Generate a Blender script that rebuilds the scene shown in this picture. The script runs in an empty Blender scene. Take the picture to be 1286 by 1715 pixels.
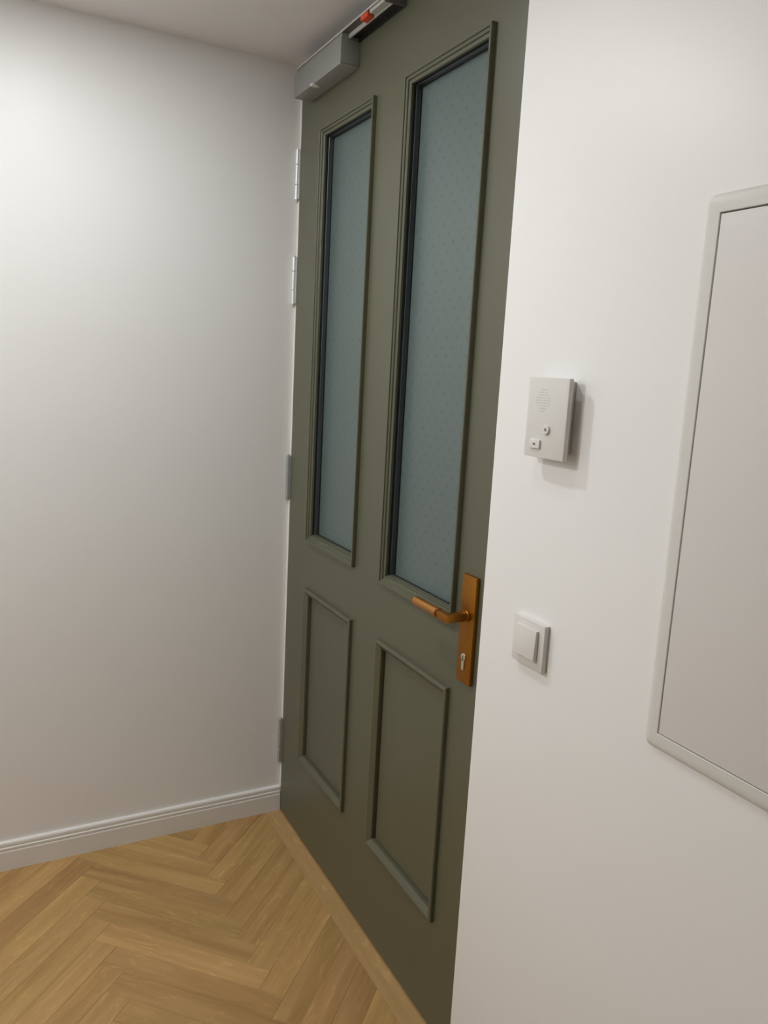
import bpy, bmesh, math, random
from mathutils import Matrix, Vector

random.seed(7)
scene = bpy.context.scene
COL = scene.collection

# ------------------------------------------------------------------ camera
CAM_POS = (2.4319, -0.9310, 1.556)
cam_d = bpy.data.cameras.new('camera')
cam_d.sensor_fit = 'HORIZONTAL'
cam_d.sensor_width = 36.0
cam_d.lens = 36.0 * 1315.0 / 1286.0
cam_d.clip_start = 0.01
cam = bpy.data.objects.new('camera', cam_d)
COL.objects.link(cam)
Rm = Matrix(((0.46123716, -0.17940672, 0.86894966),
             (0.88573772, 0.03543987, -0.46283118),
             (0.05223956, 0.98313643, 0.17525348))).to_4x4()
cam.matrix_world = Matrix.Translation(CAM_POS) @ Rm
scene.camera = cam

# ------------------------------------------------------------------ world and lights
w = bpy.data.worlds.new('world')
scene.world = w
w.use_nodes = True
w.node_tree.nodes['Background'].inputs[0].default_value = (0.9, 0.95, 1.0, 1)
w.node_tree.nodes['Background'].inputs[1].default_value = 0.05

scene.view_settings.view_transform = 'Standard'
scene.view_settings.look = 'None'
scene.view_settings.gamma = 1.0
scene.view_settings.use_curve_mapping = False
scene.view_settings.exposure = 0.77


def ceiling_disk_light(name, x, y, energy, radius=0.045, col=(0.972, 0.99, 1.0), spread=180):
    d = bpy.data.lights.new(name, 'AREA')
    d.shape = 'DISK'
    d.size = radius * 2
    d.energy = energy
    d.color = col
    d.spread = math.radians(spread)
    o = bpy.data.objects.new(name, d)
    COL.objects.link(o)
    o.location = (x, y, 2.452)
    return o


# two recessed downlights of the hallway and an added fill light (all outside the frame)
ceiling_disk_light('ceiling_downlight_near_wall', 1.42, -0.57, 0.50, 0.02, spread=118)
ceiling_disk_light('ceiling_downlight_near_corner', 0.66, -0.75, 4.3)
ceiling_disk_light('fill_light_back', 0.76, -2.06, 11.5)  # made-up fill light, added to brighten the lower walls and raise the bounce


# ------------------------------------------------------------------ materials
def new_mat(name):
    m = bpy.data.materials.new(name)
    m.use_nodes = True
    nt = m.node_tree
    return m, nt, nt.nodes['Principled BSDF']


def simple(name, col, rough=0.5, metal=0.0, spec=0.5, bump=0.0, bscale=200.0, vary=0.0, coat=0.0):
    m, nt, b = new_mat(name)
    b.inputs['Base Color'].default_value = (*col, 1)
    b.inputs['Roughness'].default_value = rough
    b.inputs['Metallic'].default_value = metal
    b.inputs['Specular IOR Level'].default_value = spec
    b.inputs['Coat Weight'].default_value = coat
    tc = nt.nodes.new('ShaderNodeTexCoord')
    n = nt.nodes.new('ShaderNodeTexNoise')
    n.inputs['Scale'].default_value = bscale
    n.inputs['Detail'].default_value = 4
    nt.links.new(tc.outputs['Object'], n.inputs['Vector'])
    if bump:
        bp = nt.nodes.new('ShaderNodeBump')
        bp.inputs['Strength'].default_value = bump
        bp.inputs['Distance'].default_value = 0.001
        nt.links.new(n.outputs['Fac'], bp.inputs['Height'])
        nt.links.new(bp.outputs['Normal'], b.inputs['Normal'])
    if vary:
        n2 = nt.nodes.new('ShaderNodeTexNoise')
        n2.inputs['Scale'].default_value = 3.0
        nt.links.new(tc.outputs['Object'], n2.inputs['Vector'])
        mx = nt.nodes.new('ShaderNodeMixRGB')
        mx.inputs[1].default_value = (*[c * (1 - vary) for c in col], 1)
        mx.inputs[2].default_value = (*[min(1, c * (1 + vary)) for c in col], 1)
        nt.links.new(n2.outputs['Fac'], mx.inputs[0])
        nt.links.new(mx.outputs[0], b.inputs['Base Color'])
    return m


def wood(name, dark, light):
    m, nt, b = new_mat(name)
    tc = nt.nodes.new('ShaderNodeTexCoord')
    oi = nt.nodes.new('ShaderNodeObjectInfo')
    mul = nt.nodes.new('ShaderNodeMath'); mul.operation = 'MULTIPLY'; mul.inputs[1].default_value = 37.0
    nt.links.new(oi.outputs['Random'], mul.inputs[0])
    add = nt.nodes.new('ShaderNodeVectorMath'); add.operation = 'ADD'
    nt.links.new(tc.outputs['Object'], add.inputs[0])
    cmb = nt.nodes.new('ShaderNodeCombineXYZ')
    for k in range(3):
        nt.links.new(mul.outputs[0], cmb.inputs[k])
    nt.links.new(cmb.outputs[0], add.inputs[1])

    def noise(sx, sy, scale, detail, dist=0.0):
        mp = nt.nodes.new('ShaderNodeMapping')
        mp.inputs['Scale'].default_value = (sx, sy, sy)
        nt.links.new(add.outputs[0], mp.inputs['Vector'])
        n = nt.nodes.new('ShaderNodeTexNoise')
        n.inputs['Scale'].default_value = scale
        n.inputs['Detail'].default_value = detail
        n.inputs['Distortion'].default_value = dist
        nt.links.new(mp.outputs[0], n.inputs['Vector'])
        return n
    broad = noise(1.2, 14, 1.6, 3, 0.7)
    fine = noise(4, 130, 1.5, 6, 0.2)
    ramp = nt.nodes.new('ShaderNodeValToRGB')
    ramp.color_ramp.elements[0].position = 0.30
    ramp.color_ramp.elements[0].color = (*dark, 1)
    ramp.color_ramp.elements[1].position = 0.72
    ramp.color_ramp.elements[1].color = (*light, 1)
    nt.links.new(broad.outputs['Fac'], ramp.inputs[0])
    fr = nt.nodes.new('ShaderNodeMapRange')
    fr.inputs[1].default_value = 0.3; fr.inputs[2].default_value = 0.75
    fr.inputs[3].default_value = 0.93; fr.inputs[4].default_value = 1.04
    nt.links.new(fine.outputs['Fac'], fr.inputs[0])
    pr = nt.nodes.new('ShaderNodeMapRange')
    pr.inputs[3].default_value = 0.84; pr.inputs[4].default_value = 1.10
    nt.links.new(oi.outputs['Random'], pr.inputs[0])
    m2 = nt.nodes.new('ShaderNodeMath'); m2.operation = 'MULTIPLY'
    nt.links.new(fr.outputs[0], m2.inputs[0]); nt.links.new(pr.outputs[0], m2.inputs[1])
    hsv = nt.nodes.new('ShaderNodeHueSaturation')
    hm = nt.nodes.new('ShaderNodeMath'); hm.operation = 'MULTIPLY'; hm.inputs[1].default_value = 7.31
    nt.links.new(oi.outputs['Random'], hm.inputs[0])
    hf = nt.nodes.new('ShaderNodeMath'); hf.operation = 'FRACT'
    nt.links.new(hm.outputs[0], hf.inputs[0])
    hr = nt.nodes.new('ShaderNodeMapRange')
    hr.inputs[3].default_value = 0.492; hr.inputs[4].default_value = 0.503
    nt.links.new(hf.outputs[0], hr.inputs[0])
    nt.links.new(hr.outputs[0], hsv.inputs['Hue'])
    streak = noise(2.2, 9, 5.0, 2, 1.6)
    sr = nt.nodes.new('ShaderNodeMapRange')
    sr.inputs[1].default_value = 0.56; sr.inputs[2].default_value = 0.70
    sr.inputs[3].default_value = 1.0; sr.inputs[4].default_value = 1.18
    nt.links.new(streak.outputs['Fac'], sr.inputs[0])
    m3 = nt.nodes.new('ShaderNodeMath'); m3.operation = 'MULTIPLY'
    nt.links.new(m2.outputs[0], m3.inputs[0]); nt.links.new(sr.outputs[0], m3.inputs[1])
    nt.links.new(m3.outputs[0], hsv.inputs['Value'])
    nt.links.new(ramp.outputs[0], hsv.inputs['Color'])
    nt.links.new(hsv.outputs[0], b.inputs['Base Color'])
    b.inputs['Roughness'].default_value = 0.5
    b.inputs['Specular IOR Level'].default_value = 0.35
    bp = nt.nodes.new('ShaderNodeBump')
    bp.inputs['Strength'].default_value = 0.15; bp.inputs['Distance'].default_value = 0.001
    nt.links.new(fine.outputs['Fac'], bp.inputs['Height'])
    nt.links.new(bp.outputs['Normal'], b.inputs['Normal'])
    return m


def frosted():
    """pale green-grey frosted glass with a staggered grid of small printed dots"""
    m, nt, b = new_mat('frosted_dot_glass')
    tc = nt.nodes.new('ShaderNodeTexCoord')
    sep = nt.nodes.new('ShaderNodeSeparateXYZ')
    nt.links.new(tc.outputs['Object'], sep.inputs[0])

    def M(op, a, bb=None, c=None):
        n = nt.nodes.new('ShaderNodeMath'); n.operation = op
        for k, v in enumerate((a, bb, c)):
            if v is None: continue
            if isinstance(v, (int, float)): n.inputs[k].default_value = v
            else: nt.links.new(v, n.inputs[k])
        return n.outputs[0]
    P = 0.0415
    def dots(ox, oz):
        fx = M('SUBTRACT', M('FRACT', M('ADD', M('DIVIDE', sep.outputs[0], P), 100 + ox)), 0.5)
        fz = M('SUBTRACT', M('FRACT', M('ADD', M('DIVIDE', sep.outputs[2], P), 100 + oz)), 0.5)
        d = M('SQRT', M('ADD', M('MULTIPLY', fx, fx), M('MULTIPLY', M('MULTIPLY', fz, fz), 2.2)))
        mr = nt.nodes.new('ShaderNodeMapRange')
        mr.inputs[1].default_value = 0.11; mr.inputs[2].default_value = 0.18
        mr.inputs[3].default_value = 1.0; mr.inputs[4].default_value = 0.0
        nt.links.new(d, mr.inputs[0])
        return mr.outputs[0]
    dd = M('MAXIMUM', dots(0, 0), dots(0.5, 0.5))
    n = nt.nodes.new('ShaderNodeTexNoise'); n.inputs['Scale'].default_value = 60
    nt.links.new(tc.outputs['Object'], n.inputs['Vector'])
    fac = M('MULTIPLY', dd, M('MULTIPLY_ADD', n.outputs['Fac'], 0.8, 0.1))
    mx = nt.nodes.new('ShaderNodeMixRGB')
    mx.inputs[1].default_value = (0.108, 0.145, 0.139, 1)
    mx.inputs[2].default_value = (0.065, 0.096, 0.100, 1)
    nt.links.new(fac, mx.inputs[0])
    nt.links.new(mx.outputs[0], b.inputs['Base Color'])
    b.inputs['Roughness'].default_value = 0.33
    b.inputs['Specular IOR Level'].default_value = 0.85
    return m


M_WALL = simple('white_wall_paint', (0.88, 0.875, 0.86), 0.40, spec=0.28, bump=0.10, bscale=90, vary=0.01)
M_CEIL = simple('white_ceiling_paint', (0.90, 0.875, 0.865), 0.7, spec=0.2, bump=0.08, bscale=90, vary=0.01)
M_TRIM = simple('white_lacquered_trim', (0.82, 0.80, 0.77), 0.35, spec=0.45, bump=0.03, bscale=60)
M_DOOR = simple('olive_grey_lacquer', (0.106, 0.107, 0.066), 0.38, spec=0.65, bump=0.05, bscale=140, vary=0.03)
M_GLASS = frosted()
M_STEEL = simple('dark_blue_grey_steel', (0.085, 0.105, 0.112), 0.30, metal=0.4, bump=0.02)
M_RUBBER = simple('black_rubber', (0.008, 0.010, 0.010), 0.6, bump=0.03)
M_COPPER = simple('brushed_copper_bronze', (0.38, 0.165, 0.026), 0.42, metal=1.0, bump=0.06, bscale=300, vary=0.05)
M_COPPER2 = simple('polished_copper_grip', (0.55, 0.26, 0.075), 0.30, metal=1.0, bump=0.04, bscale=300)
M_NICKEL = simple('pale_nickel_lock', (0.72, 0.66, 0.55), 0.28, metal=1.0, bump=0.03)
M_SLOT = simple('dark_slot', (0.012, 0.011, 0.010), 0.6, bump=0.02)
M_HINGE_W = simple('bright_zinc_hinge', (0.78, 0.79, 0.80), 0.35, metal=0.35, bump=0.04)
M_HINGE_S = simple('grey_steel_hinge', (0.42, 0.45, 0.45), 0.38, metal=0.5, bump=0.04)
M_ALU = simple('silver_grey_closer_cover', (0.30, 0.30, 0.285), 0.45, metal=0.1, bump=0.05, bscale=300)
M_ALU_L = simple('bright_aluminium_rail', (0.62, 0.61, 0.58), 0.40, metal=0.3, bump=0.04)
M_GREY = simple('dark_grey_rail_inside', (0.10, 0.10, 0.10), 0.6, bump=0.04)
M_RED = simple('red_orange_plastic', (0.75, 0.085, 0.03), 0.45, bump=0.03)
M_WPLASTIC = simple('white_plastic', (0.76, 0.74, 0.70), 0.4, bump=0.02)
M_IPLASTIC = simple('warm_white_intercom_plastic', (0.74, 0.725, 0.69), 0.5, bump=0.06, bscale=400)
M_IDOT = simple('grey_speaker_hole', (0.45, 0.43, 0.39), 0.8, bump=0.02)
M_SYM = simple('grey_symbol_print', (0.16, 0.15, 0.14), 0.6, bump=0.02)
M_PANEL = simple('off_white_powder_coat', (0.74, 0.72, 0.695), 0.42, spec=0.4, bump=0.04, bscale=250, vary=0.01)
M_PFRAME = simple('off_white_frame_coat', (0.74, 0.73, 0.69), 0.38, spec=0.45, bump=0.03, bscale=250)
M_WOOD = wood('oak_parquet', (0.37, 0.218, 0.074), (0.53, 0.330, 0.128))
M_WOODB = wood('oak_border', (0.50, 0.300, 0.120), (0.60, 0.375, 0.165))
M_SUB = simple('dark_subfloor', (0.06, 0.04, 0.02), 0.8, bump=0.1)


# ------------------------------------------------------------------ mesh helpers
def link(name, bm, mat, parent=None, smooth=False):
    bmesh.ops.recalc_face_normals(bm, faces=bm.faces)
    me = bpy.data.meshes.new(name)
    bm.to_mesh(me); bm.free()
    if smooth:
        for p in me.polygons: p.use_smooth = True
        try:
            me.set_sharp_from_angle(angle=math.radians(35))
        except Exception:
            pass
    me.materials.append(mat)
    o = bpy.data.objects.new(name, me)
    COL.objects.link(o)
    if parent: o.parent = parent
    return o


def add_box(bm, x0, x1, y0, y1, z0, z1, bev=0.0, seg=2):
    r = bmesh.ops.create_cube(bm, size=1.0)
    vs = r['verts']
    for v in vs:
        v.co = Vector((x0 + (v.co.x + .5) * (x1 - x0), y0 + (v.co.y + .5) * (y1 - y0), z0 + (v.co.z + .5) * (z1 - z0)))
    if bev:
        es = list({e for v in vs for e in v.link_edges})
        bmesh.ops.bevel(bm, geom=es, offset=bev, segments=seg, affect='EDGES', profile=0.6)
    return bm


def box(name, x0, x1, y0, y1, z0, z1, mat, parent=None, bev=0.0, seg=2):
    bm = bmesh.new()
    add_box(bm, x0, x1, y0, y1, z0, z1, bev, seg)
    return link(name, bm, mat, parent, smooth=bev > 0)


def add_cyl(bm, p0, p1, r0, r1=None, n=24, bev=0.0):
    """closed cylinder / cone from p0 to p1 with small rounded end rings"""
    r1 = r0 if r1 is None else r1
    p0, p1 = Vector(p0), Vector(p1)
    ax = (p1 - p0); L = ax.length; ax.normalize()
    up = Vector((0, 0, 1)) if abs(ax.z) < .9 else Vector((1, 0, 0))
    a = ax.cross(up).normalized(); b = ax.cross(a)
    st = [(0, r0 - bev), (bev, r0), (L - bev, r1), (L, r1 - bev)] if bev else [(0, r0), (L, r1)]
    rings = []
    for t, r in st:
        rings.append([bm.verts.new(p0 + ax * t + (a * math.cos(2 * math.pi * k / n) + b * math.sin(2 * math.pi * k / n)) * r) for k in range(n)])
    for i in range(len(rings) - 1):
        for k in range(n):
            bm.faces.new((rings[i][k], rings[i][(k + 1) % n], rings[i + 1][(k + 1) % n], rings[i + 1][k]))
    bm.faces.new(rings[0]); bm.faces.new(rings[-1])
    return bm


def frame_sweep(name, x0, x1, z0, z1, prof, mat, parent=None, radius=None):
    """mitred frame round a rectangle in the door plane; prof = [(inset, y), ...]"""
    bm = bmesh.new()
    loops = []
    for u, y in prof:
        a0, a1, b0, b1 = x0 + u, x1 - u, z0 + u, z1 - u
        if radius and radius - u > 0.0008:
            r = radius - u
            pts = []
            for cx, cz, s in ((a0 + r, b0 + r, 180), (a1 - r, b0 + r, 270), (a1 - r, b1 - r, 0), (a0 + r, b1 - r, 90)):
                for k in range(7):
                    t = math.radians(s + 15 * k)
                    pts.append((cx + r * math.cos(t), cz + r * math.sin(t)))
        elif radius:
            pts = []
            for cx, cz in ((a0, b0), (a1, b0), (a1, b1), (a0, b1)):
                pts += [(cx, cz)] * 7
        else:
            pts = [(a0, b0), (a1, b0), (a1, b1), (a0, b1)]
        loops.append([bm.verts.new((px, y, pz)) for px, pz in pts])
    n = len(loops[0])
    for i in range(len(loops) - 1):
        for k in range(n):
            bm.faces.new((loops[i][k], loops[i][(k + 1) % n], loops[i + 1][(k + 1) % n], loops[i + 1][k]))
    if radius:
        bmesh.ops.remove_doubles(bm, verts=bm.verts, dist=1e-6)
        bmesh.ops.dissolve_degenerate(bm, edges=bm.edges, dist=1e-6)
    return link(name, bm, mat, parent, smooth=bool(radius))


def thing(name, label, cat, loc=(0, 0, 0), group=None, kind=None):
    o = bpy.data.objects.new(name, None)
    COL.objects.link(o)
    o.location = loc
    o.empty_display_size = 0.05
    tag(o, label, cat, group, kind)
    return o


def tag(o, label, cat=None, group=None, kind=None):
    o['label'] = label
    if cat: o['category'] = cat
    if group: o['group'] = group
    if kind: o['kind'] = kind
    return o


def adopt(parent):
    """keep world-space coordinates of children that were modelled in world space"""
    bpy.context.view_layer.update()
    inv = parent.matrix_world.inverted()
    for c in parent.children:
        c.matrix_parent_inverse = inv


# ------------------------------------------------------------------ room shell
CEIL = 2.457
YW = -0.093                     # face of the wall that holds intercom, switch and panel
XE, YB, XR = 1.270, -2.3, 5.2   # door-opening edge, back of hall, end of hall
DR = 1.212                      # right edge of the door leaf

o = box('wall_left', -0.12, 0.0, YB, 0.30, 0, CEIL, M_WALL)
tag(o, 'plain white painted wall on the hinge side of the green door', 'wall', kind='structure')
o = box('wall_right', XE, XR, YW, 0.12, 0, CEIL, M_WALL, bev=0.0015)
tag(o, 'white painted wall carrying the intercom, light switch and access panel', 'wall', kind='structure')
o = box('wall_back', -0.12, XR, YB - 0.12, YB, 0, CEIL, M_WALL)
tag(o, 'white painted wall of the hallway facing the door wall', 'wall', kind='structure')
o = box('wall_end', XR, XR + 0.12, YB - 0.12, 0.12, 0, CEIL, M_WALL)
tag(o, 'white painted wall closing the far end of the hallway', 'wall', kind='structure')
o = box('ceiling', -0.12, XR + 0.12, YB - 0.12, 0.30, CEIL, CEIL + 0.1, M_CEIL)
tag(o, 'plain white ceiling above the door closer', 'ceiling', kind='structure')

# baseboard with a stepped, grooved top along the left wall
H = 0.091
prof = [(0, 0), (0.0150, 0.0), (0.0150, 0.060), (0.0138, 0.0625), (0.0128, 0.0645), (0.0140, 0.0665), (0.0140, 0.0725),
        (0.0118, 0.0745), (0.0108, 0.0765), (0.0120, 0.0785), (0.0116, 0.086), (0.0095, 0.0895), (0.006, H), (0, H)]
bm = bmesh.new()
rows = [[bm.verts.new((x, y, z)) for x, z in prof] for y in (YB, -0.001)]
for k in range(len(prof)):
    k2 = (k + 1) % len(prof)
    bm.faces.new((rows[0][k], rows[0][k2], rows[1][k2], rows[1][k]))
bm.faces.new(rows[0]); bm.faces.new(rows[1])
o = link('baseboard_left', bm, M_TRIM)
tag(o, 'white grooved baseboard along the foot of the left wall', 'baseboard', kind='structure')

# door lining
tr = thing('trim_1', 'thin white door lining showing beside the hinges of the green door', 'door frame', kind='structure')
box('hinge_jamb', 0.0, 0.0130, 0.001, 0.12, 0, CEIL - 0.001, M_TRIM, tr)
box('latch_jamb', DR + 0.004, XE - 0.0005, 0.004, 0.12, 0, CEIL - 0.001, M_TRIM, tr)
box('header', 0.0131, DR + 0.0039, 0.004, 0.12, 2.443, CEIL - 0.001, M_TRIM, tr)

# ------------------------------------------------------------------ herringbone parquet
BORDER = -0.057
floor = box('floor', -0.12, XR + 0.12, YB - 0.12, 0.30, -0.06, -0.012, M_SUB)
tag(floor, 'light oak herringbone parquet floor', 'floor', kind='structure')

PW, PL = 0.07, 0.49
S2 = math.sqrt(0.5)


def clip(poly, axis, lim, keep_greater):
    out = []
    for i in range(len(poly)):
        a, b = poly[i], poly[(i + 1) % len(poly)]
        ia = (a[axis] >= lim) if keep_greater else (a[axis] <= lim)
        ib = (b[axis] >= lim) if keep_greater else (b[axis] <= lim)
        if ia: out.append(a)
        if ia != ib:
            t = (lim - a[axis]) / (b[axis] - a[axis])
            out.append((a[0] + t * (b[0] - a[0]), a[1] + t * (b[1] - a[1])))
    return out


def plank_mesh(poly, gap=0.00015, bev=0.0005, h=0.012):
    """prism with a small chamfer round its top, from a convex polygon (local xy)"""
    def inset(p, d):
        n = len(p); res = []
        for i in range(n):
            a, b, c = Vector(p[i - 1]), Vector(p[i]), Vector(p[(i + 1) % n])
            e1 = (b - a).normalized(); e2 = (c - b).normalized()
            n1 = Vector((-e1.y, e1.x)); n2 = Vector((-e2.y, e2.x))
            k = 1 + n1.dot(n2)
            res.append(b + (n1 + n2) * (d / max(k, 0.3)))
        return res
    bm = bmesh.new()
    base = inset(poly, gap); top = inset(poly, gap + bev)
    l0 = [bm.verts.new((p[0], p[1], -h)) for p in base]
    l1 = [bm.verts.new((p[0], p[1], -bev * 0.8)) for p in base]
    l2 = [bm.verts.new((p[0], p[1], 0)) for p in top]
    n = len(poly)
    for A, B in ((l0, l1), (l1, l2)):
        for k in range(n):
            bm.faces.new((A[k], A[(k + 1) % n], B[(k + 1) % n], B[k]))
    bm.faces.new(l2)
    return bm


def area(p):
    return 0.5 * sum(p[i][0] * p[(i + 1) % len(p)][1] - p[(i + 1) % len(p)][0] * p[i][1] for i in range(len(p)))


def clean(p, eps=0.002):
    q = []
    for a in p:
        if not q or math.hypot(a[0] - q[-1][0], a[1] - q[-1][1]) > eps: q.append(a)
    if len(q) > 1 and math.hypot(q[0][0] - q[-1][0], q[0][1] - q[-1][1]) <= eps: q.pop()
    return q


full_mesh = None
U0, V0 = 0.030, -0.992
X_LO, X_HI, Y_LO, Y_HI = 0.002, 2.55, -1.75, BORDER
n_planks = 0
for j in range(-6, 7):
    for i in range(-60, 90):
        for typ in (0, 1):
            u = U0 + i * PW + j * PL
            v = V0 - i * PW + j * PL
            if typ == 0: r = (u, u + PL, v, v + PW)
            else:        r = (u + PL, u + PL + PW, v, v + PL)
            cu, cv = (r[0] + r[1]) / 2, (r[2] + r[3]) / 2
            c = ((cu - cv) * S2, (cu + cv) * S2)
            if not (X_LO - .3 < c[0] < X_HI + .3 and Y_LO - .3 < c[1] < Y_HI + .3): continue
            quad = [((a - b) * S2, (a + b) * S2) for a, b in ((r[0], r[2]), (r[1], r[2]), (r[1], r[3]), (r[0], r[3]))]
            p = quad
            for ax, lim, gt in ((0, X_LO, True), (0, X_HI, False), (1, Y_LO, True), (1, Y_HI, False)):
                p = clip(p, ax, lim, gt)
                if not p: break
            p = clean(p) if p else []
            if len(p) < 3 or abs(area(p)) < 2e-4: continue
            ang = math.radians(45 if typ == 0 else 135)
            ca, sa = math.cos(-ang), math.sin(-ang)
            loc = [((q[0] - c[0]) * ca - (q[1] - c[1]) * sa, (q[0] - c[0]) * sa + (q[1] - c[1]) * ca) for q in p]
            if area(loc) < 0: loc.reverse()
            whole = abs(area(loc) - PW * PL) < 1e-5
            if whole and full_mesh:
                ob = bpy.data.objects.new('plank', full_mesh); COL.objects.link(ob)
            else:
                ob = link('plank', plank_mesh(loc), M_WOOD)
                if whole: full_mesh = ob.data
            ob.parent = floor
            ob.location = (c[0], c[1], random.uniform(-0.00015, 0.00015))
            ob.rotation_euler = (0, 0, ang)
            n_planks += 1
# the straight border board in front of the door and the plain boards beyond the seen area
bm = plank_mesh([(-0.64, -0.0285), (0.634, -0.0285), (0.634, 0.0285), (-0.64, 0.0285)])
ob = link('border_plank', bm, M_WOODB, floor); ob.location = (0.640, BORDER / 2, 0)
bm = plank_mesh([(-0.64, -0.06), (0.634, -0.06), (0.634, 0.06), (-0.64, 0.06)])
ob = link('threshold_plank', bm, M_WOODB, floor); ob.location = (0.640, 0.0605, 0)
y = YB
while y < 0.0:                      # far end of the hall: straight boards
    y1 = min(y + 0.14, YW)
    if y1 - y < 0.02: break
    ob = link('board', plank_mesh([(-(XR - X_HI) / 2, -(y1 - y) / 2), ((XR - X_HI) / 2, -(y1 - y) / 2), ((XR - X_HI) / 2, (y1 - y) / 2), (-(XR - X_HI) / 2, (y1 - y) / 2)]), M_WOOD, floor)
    ob.location = ((XR + X_HI) / 2, (y + y1) / 2, 0)
    y = y1
y = YB
while y < Y_LO - 0.01:              # boards behind the photographer
    y1 = min(y + 0.1438, Y_LO)
    ob = link('board', plank_mesh([(-X_HI / 2, -(y1 - y) / 2), (X_HI / 2, -(y1 - y) / 2), (X_HI / 2, (y1 - y) / 2), (-X_HI / 2, (y1 - y) / 2)]), M_WOOD, floor)
    ob.location = (X_HI / 2, (y + y1) / 2, 0)
    y = y1

# ------------------------------------------------------------------ the door
door = thing('door_1', 'olive grey panelled door with two tall frosted panes and copper handle', 'door', (0.016, 0, 0), kind='structure')
DL, DT, DB = 0.0160, 2.440, 0.006
PR = 0.012
PX = [(0.186, 0.532), (0.692, 1.042)]
GZ = (1.020, 2.234)
LZ = (0.280, 0.868)
IN = 0.016                      # leaf opening starts this far inside the moulding's outer edge

bm = bmesh.new()
xs = [DL, PX[0][0] + IN, PX[0][1] - IN, PX[1][0] + IN, PX[1][1] - IN, DR]
zs = [DB, LZ[0] + IN, LZ[1] - IN, GZ[0] + IN, GZ[1] - IN, DT]
holes = {(1, 1), (3, 1), (1, 3), (3, 3)}
vf = {}
for side, y in ((0, 0.0), (1, 0.052)):
    for a, x in enumerate(xs):
        for b, z in enumerate(zs):
            vf[side, a, b] = bm.verts.new((x, y, z))
for a in range(5):
    for b in range(5):
        if (a, b) in holes: continue
        for s in (0, 1):
            bm.faces.new([vf[s, a, b], vf[s, a + 1, b], vf[s, a + 1, b + 1], vf[s, a, b + 1]])
        for (da, db, p, q) in ((-1, 0, (a, b), (a, b + 1)), (1, 0, (a + 1, b), (a + 1, b + 1)), (0, -1, (a, b), (a + 1, b)), (0, 1, (a, b + 1), (a + 1, b + 1))):
            na, nb = a + da, b + db
            if na < 0 or nb < 0 or na > 4 or nb > 4 or (na, nb) in holes:
                bm.faces.new([vf[(0, *p)], vf[(0, *q)], vf[(1, *q)], vf[(1, *p)]])
link('leaf', bm, M_DOOR, door)

g_prof = [(0, 0.0005), (0, -0.0095), (0.0008, -PR), (0.0052, -PR), (0.0060, -0.0112), (0.0064, -0.0082), (0.0072, -0.0076), (0.0120, -0.0076),
          (0.0128, -0.0068), (0.0132, -0.0036), (0.0140, -0.0030), (0.0200, -0.0026), (0.0210, -0.0016), (0.0210, 0.005)]
l_prof = [(0, 0.0005), (0, -0.0085), (0.0012, -0.0110), (0.0040, -PR), (0.0075, -PR), (0.0095, -0.0108), (0.0205, -0.0030), (0.0215, -0.0014), (0.0215, 0.0320)]
for x0, x1 in PX:
    m = frame_sweep('glazing_moulding', x0, x1, GZ[0], GZ[1], g_prof, M_DOOR, door)
    frame_sweep('outer_gasket', x0, x1, GZ[0], GZ[1], [(0.0200, 0.004), (0.0216, 0.004), (0.0216, 0.0110)], M_RUBBER, door)
    frame_sweep('glazing_bead', x0, x1, GZ[0], GZ[1], [(0.0214, 0.0110), (0.0228, 0.0110), (0.0234, 0.0116), (0.0234, 0.0208)], M_STEEL, door)
    frame_sweep('inner_gasket', x0, x1, GZ[0], GZ[1], [(0.0230, 0.0208), (0.0244, 0.0208), (0.0250, 0.0214), (0.0250, 0.0262)], M_RUBBER, door)
    g = box('glass_pane', x0 + 0.024, x1 - 0.024, 0.0255, 0.0335, GZ[0] + 0.024, GZ[1] - 0.024, M_GLASS, door)
    box('sill_bead', x0 + 0.0215, x1 - 0.0215, 0.0030, 0.0195, GZ[0] + 0.0190, GZ[0] + 0.0242, M_DOOR, door, bev=0.0006, seg=1)
    g['label'] = 'frosted grey-green pane with a grid of small dots'
    frame_sweep('panel_moulding', x0, x1, LZ[0], LZ[1], l_prof, M_DOOR, door)
    # flat sunk panel with a narrow shadow groove around it
    box('sunk_panel', x0 + 0.0262, x1 - 0.0225, 0.0085, 0.034, LZ[0] + 0.0245, LZ[1] - 0.0235, M_DOOR, door, bev=0.0008, seg=1)
    box('panel_groove', x0 + 0.017, x1 - 0.017, 0.0310, 0.0345, LZ[0] + 0.017, LZ[1] - 0.017, M_DOOR, door)

# hinges: a knuckle barrel standing proud in the corner, each with three knuckles and a leaf plate
for k, (z0, z1, mt) in enumerate(((2.068, 2.216, M_HINGE_W), (1.752, 1.898, M_HINGE_W), (1.126, 1.271, M_HINGE_S), (0.185, 0.348, M_HINGE_S))):
    hx, hy, r = 0.0078, -0.0065, 0.0072
    h = box('hinge', 0.0136, 0.0156, -0.004, 0.040, z0 + 0.004, z1 - 0.004, mt, door, bev=0.0004, seg=1)
    cuts = [z0, z0 + (z1 - z0) * 0.30, z0 + (z1 - z0) * 0.70, z1]
    for c in range(3):
        bm = bmesh.new()
        add_cyl(bm, (hx, hy, cuts[c] + 0.0007), (hx, hy, cuts[c + 1] - 0.0007), r, n=20, bev=0.001)
        link('knuckle', bm, mt, h, smooth=True)
    bm = bmesh.new()
    add_cyl(bm, (hx, hy, z0 - 0.003), (hx, hy, z1 + 0.003), 0.0040, n=16, bev=0.0008)
    link('pin', bm, M_NICKEL, h, smooth=True)

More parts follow.
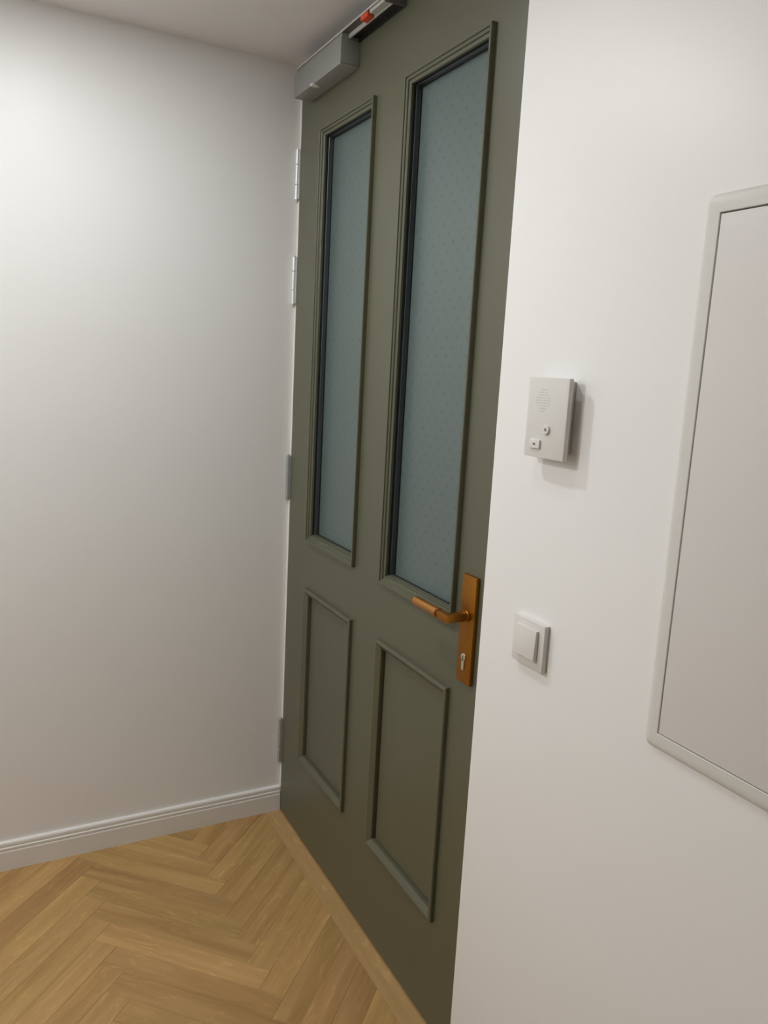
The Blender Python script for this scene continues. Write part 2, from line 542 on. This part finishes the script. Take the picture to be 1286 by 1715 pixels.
# handle set: long back plate > neck, grip, lock cylinder
HX, HZ = 1.1015, 1.055
bm = bmesh.new()
add_box(bm, HX - 0.026, HX + 0.026, -0.0095, -0.0002, 0.905, 1.143, 0.0014, 2)
plate = link('door_handle', bm, M_COPPER, door, smooth=True)
plate['label'] = 'copper lever handle on a long rectangular back plate'
bm = bmesh.new()
add_cyl(bm, (HX, -0.0095, HZ), (HX, -0.0150, HZ), 0.0125, n=28, bev=0.0012)
add_cyl(bm, (HX, -0.0150, HZ), (HX, -0.0200, HZ), 0.0095, n=28, bev=0.001)
link('collar', bm, M_COPPER, plate, smooth=True)
bm = bmesh.new()
HN = 0.0088                     # one L-shaped square bar: out from the plate, then along the door
outline = [(HX + HN, -0.0190), (HX - HN, -0.0190), (HX - HN, -0.0480), (HX - 0.0330, -0.0480), (HX - 0.0330, -0.0656), (HX + HN, -0.0656)]
lo = [bm.verts.new((x, y, HZ - HN)) for x, y in outline]
hi = [bm.verts.new((x, y, HZ + HN)) for x, y in outline]
for k in range(6):
    bm.faces.new((lo[k], lo[(k + 1) % 6], hi[(k + 1) % 6], hi[k]))
bm.faces.new(lo); bm.faces.new(hi)
bmesh.ops.recalc_face_normals(bm, faces=bm.faces)
bmesh.ops.bevel(bm, geom=list(bm.edges), offset=0.0011, segments=2, affect='EDGES', profile=0.6)
link('neck', bm, M_COPPER, plate, smooth=True)
bm = bmesh.new()
add_cyl(bm, (HX - 0.0328, -0.0568, HZ), (HX - 0.0380, -0.0568, HZ), 0.0082, n=28)
add_cyl(bm, (HX - 0.0375, -0.0568, HZ), (HX - 0.1350, -0.0568, HZ), 0.0115, n=32, bev=0.0014)
link('grip', bm, M_COPPER2, plate, smooth=True)
KX, KZ = HX - 0.001, 0.957
bm = bmesh.new()
add_cyl(bm, (KX, -0.0090, KZ + 0.006), (KX, -0.0120, KZ + 0.006), 0.0085, n=28, bev=0.0008)
add_box(bm, KX - 0.0050, KX + 0.0050, -0.0120, -0.0090, KZ - 0.019, KZ + 0.001, 0.0008, 1)
add_cyl(bm, (KX, -0.0090, KZ - 0.019), (KX, -0.0119, KZ - 0.019), 0.0050, n=20, bev=0.0006)
link('lock_cylinder', bm, M_NICKEL, plate, smooth=True)
bm = bmesh.new()
add_box(bm, KX - 0.0011, KX + 0.0011, -0.0123, -0.0115, KZ + 0.000, KZ + 0.0085)
link('keyhole', bm, M_SLOT, plate)
adopt(door)

# ------------------------------------------------------------------ door closer on the head of the door
cl = thing('door_closer', 'silver grey door closer with slide rail at the top of the green door', 'door closer', (0.09, 0, 2.331))
cov = box('cover', 0.090, 0.418, -0.0550, -0.0003, 2.331, 2.3925, M_ALU, cl, bev=0.0022)
box('end_cap_seam', 0.4176, 0.4186, -0.0520, -0.0020, 2.3338, 2.3348, M_GREY, cov)
bm = bmesh.new()
add_box(bm, 0.222, 0.238, -0.0590, -0.0350, 2.3275, 2.3335, 0.0012, 2)
link('valve_tab', bm, M_WPLASTIC, cl, smooth=True)
box('rail_back', 0.100, 0.662, -0.0060, -0.0003, 2.3935, 2.4080, M_SLOT, cl)
box('rail_body', 0.100, 0.4176, -0.0525, -0.0062, 2.3928, 2.4048, M_ALU, cl)
box('rail_top', 0.100, 0.662, -0.0550, -0.0060, 2.4050, 2.4080, M_GREY, cl)
box('rail_front_lip', 0.100, 0.662, -0.0562, -0.0535, 2.4040, 2.4085, M_ALU_L, cl, bev=0.0006, seg=1)
box('rail_rib', 0.4186, 0.662, -0.0345, -0.0300, 2.3938, 2.4050, M_ALU_L, cl, bev=0.0006, seg=1)
box('rail_black_slot', 0.4186, 0.656, -0.0300, -0.0060, 2.4000, 2.4050, M_SLOT, cl)
box('slider', 0.575, 0.655, -0.0530, -0.0345, 2.3955, 2.4040, M_ALU_L, cl, bev=0.001, seg=1)
rb = box('red_stop', 0.528, 0.566, -0.0540, -0.0350, 2.3930, 2.4045, M_RED, cl, bev=0.0015)
rb['label'] = 'bright red-orange stop block'
box('rail_end_plate', 0.656, 0.664, -0.0545, -0.0004, 2.3925, 2.4082, M_GREY, cl, bev=0.0006, seg=1)
adopt(cl)

# ------------------------------------------------------------------ intercom
IX0, IX1, IZ0, IZ1, IY = 1.3875, 1.4860, 1.4330, 1.5610, YW - 0.025
ic = thing('intercom', 'white box-shaped wall intercom with speaker and two buttons, above the light switch', 'intercom', (1.438, YW, IZ0))
bm = bmesh.new()
N = 14                         # gently bowed front
loops = []
for z in (IZ0, IZ1):
    f = [bm.verts.new((IX0 + (IX1 - IX0) * k / N, IY - 0.0022 * (1 - (2 * k / N - 1) ** 2), z)) for k in range(N + 1)]
    bk = [bm.verts.new((IX1, YW - 0.0165, z)), bm.verts.new((IX0, YW - 0.0165, z))]
    loops.append(f + bk)
n = len(loops[0])
for k in range(n):
    bm.faces.new((loops[0][k], loops[0][(k + 1) % n], loops[1][(k + 1) % n], loops[1][k]))
bm.faces.new(loops[0]); bm.faces.new(loops[1])
bmesh.ops.recalc_face_normals(bm, faces=bm.faces)
es = [e for e in bm.edges if e.calc_face_angle(0) > 0.6]
bmesh.ops.bevel(bm, geom=es, offset=0.0018, segments=2, affect='EDGES', profile=0.6)
link('cover', bm, M_IPLASTIC, ic, smooth=True)
box('base', IX0 + 0.013, IX1 - 0.013, YW - 0.0170, YW - 0.0002, IZ0 + 0.010, IZ1 - 0.004, M_IPLASTIC, ic, bev=0.001, seg=1)


def ify(x):
    t = 2 * (x - IX0) / (IX1 - IX0) - 1
    return IY - 0.0022 * (1 - t * t)


bm = bmesh.new()
sx, sz = 1.4285, 1.5245
for a in range(-4, 5):
    for b in range(-4, 5):
        if a * a + b * b <= 17:
            px, pz = sx + a * 0.0042, sz + b * 0.0042
            add_cyl(bm, (px, ify(px) + 0.001, pz), (px, ify(px) - 0.00012, pz), 0.00085, n=8)
s = link('speaker_grille', bm, M_IDOT, ic)
bm = bmesh.new()
bx, bz = 1.4440, 1.4790
add_cyl(bm, (bx, ify(bx) + 0.001, bz), (bx, ify(bx) - 0.0032, bz), 0.0078, n=28, bev=0.0012)
b1 = link('round_button', bm, M_WPLASTIC, ic, smooth=True)
bm = bmesh.new()
add_cyl(bm, (bx, ify(bx) - 0.0030, bz + 0.0008), (bx, ify(bx) - 0.0034, bz + 0.0008), 0.0022, n=12)
add_box(bm, bx - 0.0032, bx + 0.0032, ify(bx) - 0.0034, ify(bx) - 0.0030, bz - 0.0020, bz - 0.0010)
link('bell_symbol', bm, M_SYM, b1)
bm = bmesh.new()
bx, bz = 1.4185, 1.4545
add_box(bm, bx - 0.0135, bx + 0.0135, ify(bx) - 0.0036, ify(bx) + 0.002, bz - 0.0075, bz + 0.0075, 0.0022, 3)
b2 = link('talk_button', bm, M_WPLASTIC, ic, smooth=True)
bm = bmesh.new()
add_cyl(bm, (bx, ify(bx) - 0.0034, bz), (bx, ify(bx) - 0.0038, bz), 0.0022, n=12)
add_box(bm, bx + 0.0010, bx + 0.0045, ify(bx) - 0.0038, ify(bx) - 0.0034, bz - 0.0006, bz + 0.0006)
link('key_symbol', bm, M_SYM, b2)
adopt(ic)

# ------------------------------------------------------------------ light switch
sw = thing('light_switch', 'square white light switch with one rocker, beside the copper door handle', 'light switch', (1.4225, YW, 1.075))
box('switch_frame', 1.3820, 1.4640, YW - 0.0105, YW - 0.0002, 1.0750, 1.1560, M_WPLASTIC, sw, bev=0.0012)
bm = bmesh.new()
add_box(bm, 1.3945, 1.4500, YW - 0.0185, YW - 0.0095, 1.0920, 1.1440, 0.0012, 2)
for v in bm.verts:              # the rocker leans a little: upper half pressed in
    if v.co.y < YW - 0.014:
        v.co.y += 0.0022 * (v.co.z - 1.0920) / 0.052
link('rocker', bm, M_WPLASTIC, sw, smooth=True)
adopt(sw)

# ------------------------------------------------------------------ access panel of the distribution board
X0, X1, Z0, Z1 = 1.690, 2.220, 1.0580, 1.7960
pn = thing('access_panel', 'large off-white flush metal access panel with raised rounded frame on the wall', 'access panel', (1.9, YW, Z0))
f_prof = [(0, YW + 0.001), (0.0003, YW - 0.0025), (0.0016, YW - 0.0050), (0.0045, YW - 0.0068), (0.0090, YW - 0.0078), (0.0150, YW - 0.0082),
          (0.0235, YW - 0.0082), (0.0243, YW - 0.0076), (0.0243, YW - 0.0010)]
frame_sweep('panel_frame', X0, X1, Z0, Z1, f_prof, M_PFRAME, pn, radius=0.012)
box('panel_door', X0 + 0.0262, X1 - 0.0262, YW - 0.0078, YW - 0.0020, Z0 + 0.0258, Z1 - 0.0262, M_PANEL, pn, bev=0.0007, seg=2)
box('panel_gap', X0 + 0.0240, X1 - 0.0240, YW - 0.0016, YW - 0.0004, Z0 + 0.0240, Z1 - 0.0240, M_SLOT, pn)
adopt(pn)

print('planks', n_planks, 'objects', len(bpy.data.objects))
